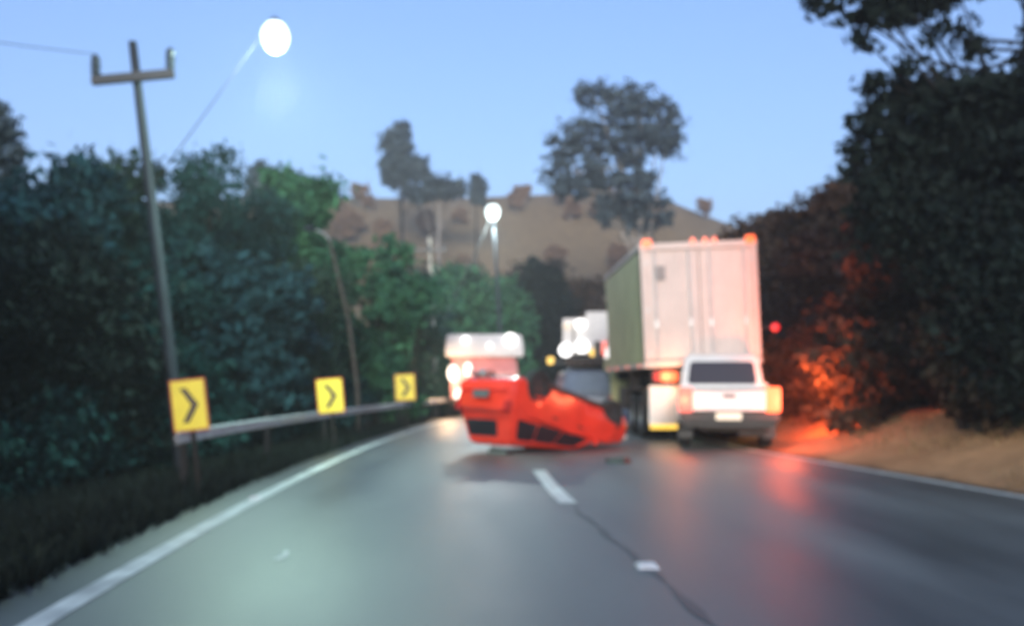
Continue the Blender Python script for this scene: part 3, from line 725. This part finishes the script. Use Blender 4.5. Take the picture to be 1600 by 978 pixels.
def hatchback(root, paint, L=3.65, W=1.56, H=1.43, lit=False, glass='glass', dent=0.0, rf=1.66, rim='rim', rw=.285, crush=0.0, belt=.885):
    hw = W / 2; yr, yf = -L / 2, L / 2; wr, wf = yr + .60, yf - .68; ra = rw + .06
    ys = sorted(set([round(v, 3) for v in list(np.arange(yr + .06, yf - .02, .07)) + [yr, yr + .03, yf - .03, yf]]))
    zt = lambda y: float(np.interp(y, [yr, yr + .06, yr + .4, .35, yf - .75, yf - .25, yf - .08, yf], [.80, .86, .90, .90, .86, .76, .66, .56]))
    zb = lambda y: arch(y, (wr, wf), ra, float(np.interp(y, [yr, yr + .25, yf - .3, yf], [.34, .21, .21, .30])))
    hwf = lambda y: hw * float(np.interp(y, [yr, yr + .12, yr + .5, yf - .7, yf - .2, yf], [.86, .95, 1, 1, .93, .78]))
    sh = shell(ys, zb, zt, hwf)
    if dent:
        from mathutils import noise
        sh.v = [tuple(Vector(v) + noise.noise_vector(Vector(v) * 2.3) * dent + noise.noise_vector(Vector(v) * 6.1) * dent * .3) for v in sh.v]
    sh.build('body', paint, root)
    # greenhouse
    z0, z1 = belt, H
    B = [(-hw + .07, yr + .10), (hw - .07, yr + .10), (hw - .07, yf - .88), (-hw + .07, yf - .88)]
    T_ = [(-hw + .21, yr + .34), (hw - .21, yr + .34), (hw - .21, yf - rf), (-hw + .21, yf - rf)]
    lo = [(x, y, z0 - .05) for x, y in B]; cr = (0, 0, crush, crush); xf = hw - .07 - .14 * (z1 - crush - z0) / (z1 - z0)
    T_[2] = (xf, T_[2][1]); T_[3] = (-xf, T_[3][1]); hi = [(x, y, z1 - .05 - cr[i]) for i, (x, y) in enumerate(T_)]; hi2 = [(x * .86, y + (.06 if i < 2 else -.10), z1 - cr[i]) for i, (x, y) in enumerate(T_)]
    MB().loft([lo, hi, hi2]).build('roof', paint, root, bevel=.035, seg=3)
    g_ = M[glass]
    def win(name, q, *uv):
        MB().slab(rounded(quad_on(*q, *uv)), .016).build(name, g_, root)
    win('rear_window', (lo[0], lo[1], hi[1], hi[0]), *((.30, .93, .34, .84) if crush else (.09, .91, .24, .90)))
    win('windscreen', (lo[3], lo[2], hi[2], hi[3]), .07, .93, .16, .95)
    for s in (1, -1):
        q = (lo[1], lo[2], hi[2], hi[1]) if s > 0 else (lo[0], lo[3], hi[3], hi[0])
        win('side_window', q, .06, .285, .24, .88); win('side_window', q, .297, .573, .20, .88); win('side_window', q, .585, .90, .20, .88)
        MB().box((s * (hw + .055), .55, .93), (.13, .09, .11)).build('mirror', paint, root, bevel=.03)
        for y in (-.30, .42): MB().box((s * (hw + .004), y - .3, .74), (.02, .15, .03)).build('door_handle', M['black_plastic'], root, bevel=.006)
        MB().box((s * (hw * .80), yr + .02, .78), (.16, .10, .22)).build('taillight', M['L_tail_dim'] if lit else M['lens_red'], root, bevel=.03)
        MB().box((s * (hw * .66), yf - .05, .60), (.26, .16, .13)).build('headlight', M['lens_clear'], root, bevel=.04)
        MB().box((s * (hw - .015), -.05, .22), (.07, 1.9, .09)).build('sill', M['black_plastic'], root, bevel=.02)
    MB().box((0, yr - .01, .46), (W * .84, .14, .22)).build('rear_bumper', paint, root, bevel=.05)
    MB().box((0, yf - .02, .40), (W * .76, .14, .20)).build('front_bumper', paint, root, bevel=.05)
    MB().box((0, yr - .085, .60), (.40, .012, .13)).build('number_plate', M['underbody' if crush else 'plate'], root)
    ub = MB().box((0, 0, .235), (W - .30, L - .5, .09)); ub.box((0, .95, .19), (.75, .7, .10)); ub.box((0, wr, .285), (W - .25, .10, .10)); ub.box((0, wf, .285), (W - .25, .10, .10))
    ub.build('underbody', M['underbody'], root, bevel=.015)
    ex = MB().tube([(.12, 1.0, .16), (.12, -.6, .16), (.3, -1.2, .17), (.42, yr - .04, .20)], .035, 8); ex.tube([(.12, -.2, .155), (.12, .35, .155)], .085, 10)
    ex.tube([(.25, yr + .25, .18), (.45, yr + .25, .18)], .10, 10)
    ex.build('exhaust_pipe', M['rim'], root)
    MB().box((-.2, -.75, .17), (.6, .55, .14)).build('fuel_tank', M['black_plastic'], root, bevel=.04)
    for y in (wr, wf):
        for s in (1, -1): wheel(root, s * (hw - .11), y, rw, .19, s, rim)

# the overturned red car
rc = empty('overturned_car'); tag(rc, 'red hatchback lying upside down on its roof across the lane, wheels in the air', 'car')
hatchback(rc, M['red_paint'], 3.45, 1.50, 1.42, dent=.035, rf=1.42, rim='dark_steel', rw=.32, crush=.26, belt=.87)
Mx = Matrix.Rotation(R(-44), 4, 'Z') @ Matrix.Rotation(R(1), 4, 'Y') @ Matrix.Rotation(R(-14.5), 4, 'X') @ Matrix.Rotation(math.pi, 4, 'Y')
zmin = min((Mx @ v.co).z for ch in rc.children for v in ch.data.vertices)
rc.matrix_world = Matrix.Translation(((864 - 800) / 1500 * 18.2, 18.2, -zmin + .004)) @ Mx
# debris
def debris(label, px, py, w, l, h, rz, seed):
    Y = 1875 / (py - 597); x = (px - 800) / 1500 * Y; g = random.Random(seed); n = 9
    lo = [(math.cos(a) * w / 2 * g.uniform(.7, 1.1), math.sin(a) * l / 2 * g.uniform(.6, 1.1), 0) for a in [2 * math.pi * k / n for k in range(n)]]
    hi = [(p[0] * .85, p[1] * .8, h * g.uniform(.4, 1)) for p in lo]
    o = MB().loft([lo, hi]).build('car_debris', M['black_plastic']); o.location = (x, Y, .004); o.rotation_euler.z = rz
    tag(o, label, 'debris', 'pieces broken off the overturned car')
debris('dark broken plastic piece lying left below the overturned car', 784, 708, .56, .6, .12, .1, 1)
debris('dark broken piece lying right below the nose of the overturned car', 965, 722, .42, .5, .10, .2, 2)

# pickup
def pickup(root):
    W, L = 1.80, 5.0; hw = W / 2; yr, yf = 0.0, L; wr, wf = 1.05, 4.05; r = .38; ra = .45
    P = M['white_paint']
    ys = sorted(set([round(v, 3) for v in list(np.arange(yr + .02, yf, .08)) + [yr, yf]]))
    zb = lambda y: arch(y, (wr, wf), ra, float(np.interp(y, [0, .3, .5, 4.7, 5], [.72, .68, .45, .40, .5])))
    zt = lambda y: float(np.interp(y, [0, 1.55, 1.6, 3.5, 4.4, 4.85, 5], [1.10, 1.12, 1.10, 1.10, 1.08, .98, .85]))
    hwf = lambda y: hw * float(np.interp(y, [0, .1, 4.2, 5], [.985, 1, 1, .86]))
    shell(ys, zb, zt, hwf, crown=.0).build('body', P, root)
    # cab
    lo = [(-hw + .06, 1.62, 1.06), (hw - .06, 1.62, 1.06), (hw - .06, 3.75, 1.06), (-hw + .06, 3.75, 1.06)]
    hi = [(-hw + .17, 1.76, 1.75), (hw - .17, 1.76, 1.75), (hw - .17, 3.0, 1.75), (-hw + .17, 3.0, 1.75)]
    h2 = [(x * .9, y + (.06 if i < 2 else -.1), 1.81) for i, (x, y, z) in enumerate(hi)]
    MB().loft([lo, hi, h2]).build('cab', P, root, bevel=.04, seg=3)
    def win(name, q, *uv): MB().slab(rounded(quad_on(*q, *uv)), .016).build(name, M['glass'], root)
    win('rear_window', (lo[0], lo[1], hi[1], hi[0]), .08, .92, .22, .88); win('windscreen', (lo[3], lo[2], hi[2], hi[3]), .06, .94, .12, .92)
    for s in (1, -1):
        q = (lo[1], lo[2], hi[2], hi[1]) if s > 0 else (lo[0], lo[3], hi[3], hi[0])
        win('side_window', q, .08, .46, .2, .86); win('side_window', q, .5, .88, .2, .86)
        MB().box((s * (hw + .10), 3.3, 1.14), (.20, .10, .20)).build('mirror', P, root, bevel=.03)
        MB().box((s * (hw - .11), -.03, .93), (.26, .11, .46)).build('taillight', M['L_tail'] if s > 0 else M['L_tail_dim'], root, bevel=.02)
        for y in (wr, wf): wheel(root, s * (hw - .13), y, r, .24, s)
        MB().box((s * (hw - .13), .80 - .30, .36), (.26, .02, .34)).build('mud_flap', M['black_plastic'], root)
    # dark sheet on the closed bed stands for the shade inside an open one
    MB().box((0, .80, 1.125), (W - .26, 1.36, .012)).build('bed_cover', M['black_plastic'], root, bevel=.004)
    tg = MB().box((0, -.022, .91), (W - .42, .05, .36)).build('tailgate', P, root, bevel=.015)
    MB().box((0, -.052, 1.0), (.22, .016, .06)).build('handle', M['black_plastic'], tg, bevel=.006)
    bu = MB().box((0, -.09, .61), (W - .02, .18, .17)); bu.box((0, .05, .50), (W - .1, .2, .16)); bu.build('rear_bumper', M['black_plastic'], root, bevel=.03)
    MB().box((-.02, -.19, .63), (.46, .014, .13)).build('number_plate', M['L_cab'], root)  # plate glows by itself to look lit
    ch = MB().box((0, 2.4, .42), (1.0, 4.4, .16)); ch.box((0, wr, .38), (1.4, .12, .12)); ch.box((0, wf, .38), (1.4, .12, .12)); ch.box((.45, .3, .32), (.5, .18, .16)); ch.build('chassis', M['chassis'], root, bevel=.02)
    MB().box((0, 5.02, .5), (W * .85, .14, .22)).build('front_bumper', P, root, bevel=.04)
pk = empty('pickup_truck', at(1139, 703, 17.7), (0, 0, R(-8))); pk.location.z = 0
tag(pk, 'white pickup seen from behind with its right tail lamp glowing orange', 'pickup')
pickup(pk)
tl_d = bpy.data.lights.new('turn_glow', 'SPOT'); tl_d.energy = 420; tl_d.color = (1.0, .15, .03); tl_d.spot_size = R(150); tl_d.spot_blend = 1.0; tl_d.shadow_soft_size = .12
tl_o = bpy.data.objects.new('turn_glow', tl_d); col.objects.link(tl_o); tl_o.parent = pk; tl_o.location = (.98, .02, .95)
tl_o.rotation_euler = Vector((.8, .75, .42)).to_track_quat('-Z', 'Y').to_euler()
light('tail_glow', (1.0, -.34, .90), 30, (1.0, .14, .06), .2, pk)
light('tail_glow', (-.80, -.30, .92), 6, (1.0, .20, .08), .08, pk)

# big truck in front of the pickup
tk = empty('box_truck', ((1104 - 800) / 1500 * 20.4, 20.4, 0), (0, 0, R(1.2)))
tag(tk, 'tall truck with a white rear, an olive side and lit marker lamps, seen from behind', 'truck')
roll = Matrix.Rotation(R(-2.6), 4, 'Y')
def rolled(o):
    o.matrix_local = roll; return o
W, hb, ht, Lb = 2.48, 1.62, 4.22, 6.2
bx_ = rolled(MB().box((0, Lb / 2 + .06, (hb + ht) / 2), (W - .06, Lb - .06, ht - hb)).build('cargo_box', M['white_box'], tk, bevel=.03))
for s in (-1, 1):
    tp = MB(); n = 26
    for i in range(n + 1):
        y = .14 + (Lb - .2) * i / n; d = .012 * math.sin(i * 1.9) + .01 * math.sin(i * .7)
        for z in (hb + .10, hb + 1.0, hb + 1.8, ht - .14): tp.v.append((s * (W / 2 + .012 + (d if hb + .2 < z < ht - .2 else 0)), y, z))
    for i in range(n):
        for j in range(3): k = i * 4 + j; tp.f.append((k, k + 1, k + 5, k + 4))
    tp.build('side_tarp', M['olive_tarp'], bx_)
    rl = MB(); rl.box((s * (W / 2 + .005), Lb / 2, hb + .04), (.05, Lb, .10)); rl.box((s * (W / 2 + .005), Lb / 2, ht - .05), (.05, Lb, .09)); rl.build('side_rail', M['white_box'], bx_, bevel=.008)
    for y in (.5, 2.4, 4.4, 6.0): MB().box((s * (W / 2 + .035), y, hb + .04), (.03, .10, .05)).build('marker_lamp', M['L_marker'], bx_, bevel=.008)
fr = MB()
fr.box((0, 0, ht - .06), (W, .12, .14)); fr.box((0, 0, hb + .05), (W, .12, .12))
for s in (-1, 1): fr.box((s * (W / 2 - .05), 0, (hb + ht) / 2), (.10, .12, ht - hb - .26))
fr.build('rear_frame', M['white_box'], bx_, bevel=.01)
for s in (-1, 1):
    dm = MB(); dm.box((s * (W / 4 - .025), .03, (hb + ht) / 2), (W / 2 - .07, .05, ht - hb - .28))
    for k in range(4): dm.box((s * (.14 + k * .30), -.002, (hb + ht) / 2), (.13, .025, ht - hb - .34))
    d_ = dm.build('rear_door', M['white_box'], bx_, bevel=.008)
    lb = MB(); 
    for k in (.22, .95): lb.tube([(s * k, -.035, hb + .12), (s * k, -.035, ht - .12)], .018, 8); lb.box((s * k, -.035, hb + .9), (.06, .05, .16))
    lb.build('lock_bar', M['galv'], d_)
    for z in (hb + .3, hb + 1.2, ht - .4): MB().box((s * (W / 2 - .09), -.035, z), (.12, .03, .06)).build('hinge', M['galv'], d_, bevel=.006)
MB().box((-.83, -.035, ht - .62), (.20, .012, .30)).build('sticker', M['sticker'], bx_)
for x, m_ in ((-1.10, 'L_amber'), (1.10, 'L_amber')): MB().box((x, -.085, ht + .02), (.20, .07, .15)).build('corner_lamp', M[m_], bx_, bevel=.02)
for x in (-.12, .14, .34): MB().box((x, -.085, ht + .03), (.09, .07, .12)).build('marker_lamp', M['L_marker'], bx_, bevel=.02)
mm = MB().tube([(W / 2 - .02, .15, 2.42), (W / 2 + .24, .10, 2.42)], .018, 6); mm = mm.build('lamp_bracket', M['dark_steel'], tk)
MB().lathe([(.02, .0), (.085, -.02), (.085, -.06), (.05, -.08)], (W / 2 + .24, .08, 2.42), 'y', 14).build('side_lamp', M['L_red'], mm)
# chassis, lamps bar, flaps, wheels, cab
c_ = MB()
for s in (-1, 1): c_.box((s * .43, 4.2, 1.12), (.12, 8.4, .28))
for y in (.25, 1.5, 3.0, 4.6, 6.0): c_.box((0, y, 1.12), (.9, .14, .22)); c_.box((0, y, 1.43), (2.2, .10, .22))
c_.box((0, 1.35, .55), (1.7, .16, .16)); c_.box((0, 2.65, .55), (1.7, .16, .16)); c_.box((-.95, 4.2, .85), (.55, 1.1, .55)); c_.box((.95, 4.2, .85), (.5, 1.3, .5)); c_.box((-1.0, 3.4, 1.35), (.08, 1.8, .5))
c_.build('chassis', M['chassis'], tk, bevel=.02)
MB().box((0, .02, 1.37), (W - .1, .14, .30)).build('lamp_bar', M['chassis'], tk, bevel=.02)
for s in (-1, 1):
    MB().box((s * .82, -.065, 1.37), (.36, .05, .20)).build('taillight', M['L_amber'] if s < 0 else M['L_tail_dim'], tk, bevel=.02)
    MB().box((s * 1.08, -.065, 1.37), (.14, .05, .20)).build('reflector', M['lens_red'], tk, bevel=.02)
    MB().box((s * .84, .10, .76), (.74, .03, .84)).build('mud_flap', M['white_flap'], tk, bevel=.01)
    MB().box((s * .84, .082, .30), (.70, .03, .10)).build('reflective_strip', M['L_yellow'], tk, bevel=.006)  # strip emits its own yellow in place of reflected light
    for y in (1.35, 2.65):
        wheel(tk, s * 1.07, y, .50, .28, s); wheel(tk, s * .74, y, .50, .26, s)
    wheel(tk, s * 1.03, 7.3, .50, .28, s)
    MB().loft([[(s * 1.23, .66, .70), (s * 1.23, .74, 1.12), (s * 1.23, 3.26, 1.12), (s * 1.23, 3.34, .70), (s * 1.23, 3.30, .70), (s * 1.23, 3.22, 1.07), (s * 1.23, .78, 1.07), (s * 1.23, .70, .70)], [(s * .6, .66, .70), (s * .6, .74, 1.12), (s * .6, 3.26, 1.12), (s * .6, 3.34, .70), (s * .6, 3.30, .70), (s * .6, 3.22, 1.07), (s * .6, .78, 1.07), (s * .6, .70, .70)]]).build('mudguard', M['chassis'], tk)
MB().box((0, .25, .48), (2.2, .12, .12)).build('underride_bar', M['chassis'], tk, bevel=.02)
cb = MB().loft([[(-1.2, 6.5, .6), (1.2, 6.5, .6), (1.2, 8.5, .6), (-1.2, 8.5, .6)], [(-1.2, 6.5, 1.9), (1.2, 6.5, 1.9), (1.2, 8.5, 1.9), (-1.2, 8.5, 1.9)], [(-1.1, 6.5, 2.9), (1.1, 6.5, 2.9), (1.1, 8.1, 2.9), (-1.1, 8.1, 2.9)]]).build('cab', M['olive_tarp'], tk, bevel=.08)
for s in (-1, 1):
    MB().slab([(s * 1.195, 7.1, 1.95), (s * 1.195, 8.25, 1.95), (s * 1.125, 7.95, 2.65), (s * 1.125, 7.1, 2.65)], .02).build('side_window', M['glass'], cb)
    MB().box((s * 1.42, 8.2, 2.2), (.20, .10, .55)).build('mirror', M['black_plastic'], cb, bevel=.03)
MB().slab([(-1.05, 8.46, 2.0), (1.05, 8.46, 2.0), (.98, 8.20, 2.75), (-.98, 8.20, 2.75)], .02).build('windscreen', M['glass'], cb)
light('tail_glow', (-.82, -.35, 1.37), 8, (1.0, .35, .12), .1, tk)

# silver car ahead, partly hidden by the red one
sc_ = empty('silver_car', ((906 - 800) / 1500 * 29.0, 29.0, 0), (0, 0, R(3))); tag(sc_, 'silver grey car stopped behind the overturned car, beside the truck', 'car')
sub = empty('x'); bpy.data.objects.remove(sub)
hatchback(sc_, M['silver'], 3.9, 1.66, 1.58, glass='glass_grey')

# white box truck further on with work lamps
Yw = 34.0; sw = Yw / 1500
wt = empty('box_truck', ((917 - 800) * sw, Yw, 0), (0, 0, R(-6))); tag(wt, 'white box truck with bright white work lamps behind the silver car', 'truck')
hx = 38 * sw
z_ = lambda py: CAMH + (597 - py) * sw
bd = MB(); bd.box((.41, 2.2, (z_(487) + z_(553)) / 2), (hx * 2 - .82, 4.4, z_(487) - z_(553))); bd.box((-hx + .41, 2.2, (z_(497) + z_(553)) / 2), (.82 - .004, 4.3, z_(497) - z_(553) - .01)); bd.build('cargo_box', M['cream'], wt, bevel=.03)
for px, py, r in ((884, 547, .24), (909, 541, .24), (907, 507, .20), (886, 509, .12)):
    MB().lathe([(r * .7, .06), (r, .02), (r, -.05), (r * .8, -.10), (.02, -.13)], ((px - 917) * sw, -.02, z_(py)), 'y', 16).build('work_lamp', M['L_white'] if r > .15 else M['L_cab'], wt)
MB().tube([((897 - 917) * sw, -.03, z_(505)), ((897 - 917) * sw, -.03, z_(558))], .035, 8).build('lamp_post', M['dark_steel'], wt)
MB().box((.1, 2.2, z_(560) - .12), (hx * 2, 4.5, .28)).build('chassis', M['chassis'], wt, bevel=.02)
MB().box(((929 - 917) * sw, -.08, z_(551)), (.34, .08, .26)).build('turn_lamp', M['L_yellow'], wt, bevel=.03)
MB().box(((860 - 917) * sw, .1, z_(563)), (.24, .08, .26)).build('side_lamp', M['L_yellow'], wt, bevel=.03)
MB().box(((880 - 917) * sw, .1, z_(566)), (.9, .06, .06)).build('lamp_bracket', M['dark_steel'], wt)
MB().box(((946 - 917) * sw, -.08, z_(545)), (.22, .08, .5)).build('taillight', M['L_tail_dim'], wt, bevel=.03)
cbw = MB().loft([[(-.9, 4.5, .5), (.9, 4.5, .5), (.9, 6.2, .5), (-.9, 6.2, .5)], [(-.9, 4.5, 1.5), (.9, 4.5, 1.5), (.9, 6.2, 1.4), (-.9, 6.2, 1.4)], [(-.8, 4.5, 2.3), (.8, 4.5, 2.3), (.8, 5.6, 2.3), (-.8, 5.6, 2.3)]]).build('cab', M['cream'], wt, bevel=.06)
for s in (-1, 1):
    MB().slab([(s * .895, 4.8, 1.5), (s * .895, 5.9, 1.45), (s * .83, 5.5, 2.1), (s * .83, 4.8, 2.1)], .02).build('side_window', M['glass'], cbw)
    for y in (1.0, 5.4): wheel(wt, s * .78, y, .42, .24, s)
MB().box((0, .1, .75), (1.7, .1, .4)).build('rear_bumper', M['chassis'], wt, bevel=.02)
MB().box((0, 2.6, .8), (.8, 5.2, .3)).build('frame', M['chassis'], wt, bevel=.02)

# oncoming red and white truck with its lights on
Yb = 35.0; sb = Yb / 1500
bt = empty('oncoming_truck', ((757 - 800) * sb, Yb, 0), (0, 0, R(180 + 4))); tag(bt, 'oncoming pale red truck with a white roof and blazing headlights left of the overturned car', 'truck')
zz = lambda py: CAMH + (597 - py) * sb
hw_ = 1.22
MB().loft([[(-hw_, 0, .55), (hw_, 0, .55), (hw_, -2.2, .55), (-hw_, -2.2, .55)], [(-hw_, .06, 1.6), (hw_, .06, 1.6), (hw_, -2.2, 1.6), (-hw_, -2.2, 1.6)], [(-hw_ + .06, -.18, 2.26), (hw_ - .06, -.18, 2.26), (hw_ - .06, -2.2, 2.26), (-hw_ + .06, -2.2, 2.26)]]).build('cab', M['red_panel'], bt, bevel=.06)
MB().slab([(-1.08, .075, 1.66), (1.08, .075, 1.66), (1.04, -.12, 2.18), (-1.04, -.12, 2.18)], .02).build('windscreen', M['red_panel'], bt)
MB().loft([[(-1.42, .16, zz(557)), (1.42, .16, zz(557)), (1.42, -2.0, zz(557)), (-1.42, -2.0, zz(557))], [(-1.42, .10, zz(540)), (1.42, .10, zz(540)), (1.42, -2.0, zz(540)), (-1.42, -2.0, zz(540))], [(-1.36, -.15, zz(522)), (1.36, -.15, zz(522)), (1.36, -2.0, zz(522)), (-1.36, -2.0, zz(522))]]).build('roof', M['cream'], bt, bevel=.05)
for px, py, r in ((727, 531, .13), (797, 531, .24), (765, 540, .09)):
    MB().lathe([(r * .8, -.04), (r, .02), (r * .8, .08), (.02, .10)], (-(px - 757) * sb, .16, zz(py)), 'y', 16).build('roof_lamp', M['L_white'], bt)
for px, py, rx, rz_ in ((708, 583, .20, .30), (731, 577, .14, .24), (719, 617, .22, .24), (795, 600, .14, .2)):
    MB().lathe([(.8, -.04), (1, .02), (.8, .08), (.02, .10)], (0, 0, 0), 'y', 18).build('headlight', M['L_warm'], bt)
    o = bt.children[-1]; o = [c for c in bt.children if c.name.startswith('headlight')][-1]
    o.location = (-(px - 757) * sb, .10, zz(py)); o.scale = (rx, 1, rz_)
MB().box((0, .12, .55), (2.5, .2, .22)).build('front_bumper', M['chassis'], bt, bevel=.03)
MB().box((0, .09, 1.25), (1.3, .05, .5)).build('grille', M['red_panel'], bt, bevel=.02)
MB().box((0, -5.2, 1.7), (2.4, 5.8, 2.0)).build('cargo_body', M['cream'], bt, bevel=.04)
MB().box((0, -4, .75), (.9, 7.5, .3)).build('chassis', M['chassis'], bt, bevel=.02)
for s in (-1, 1):
    MB().slab([(s * 1.205, -.5, 1.65), (s * 1.205, -1.6, 1.65), (s * 1.175, -1.6, 2.15), (s * 1.175, -.6, 2.15)], .02).build('side_window', M['glass'], bt)
    for y in (-.9, -6.0): wheel(bt, s * 1.05, y, .46, .26, s)
light('headlight_glow', (1.35, .9, 1.5), 60, (1.0, .6, .3), .2, bt)
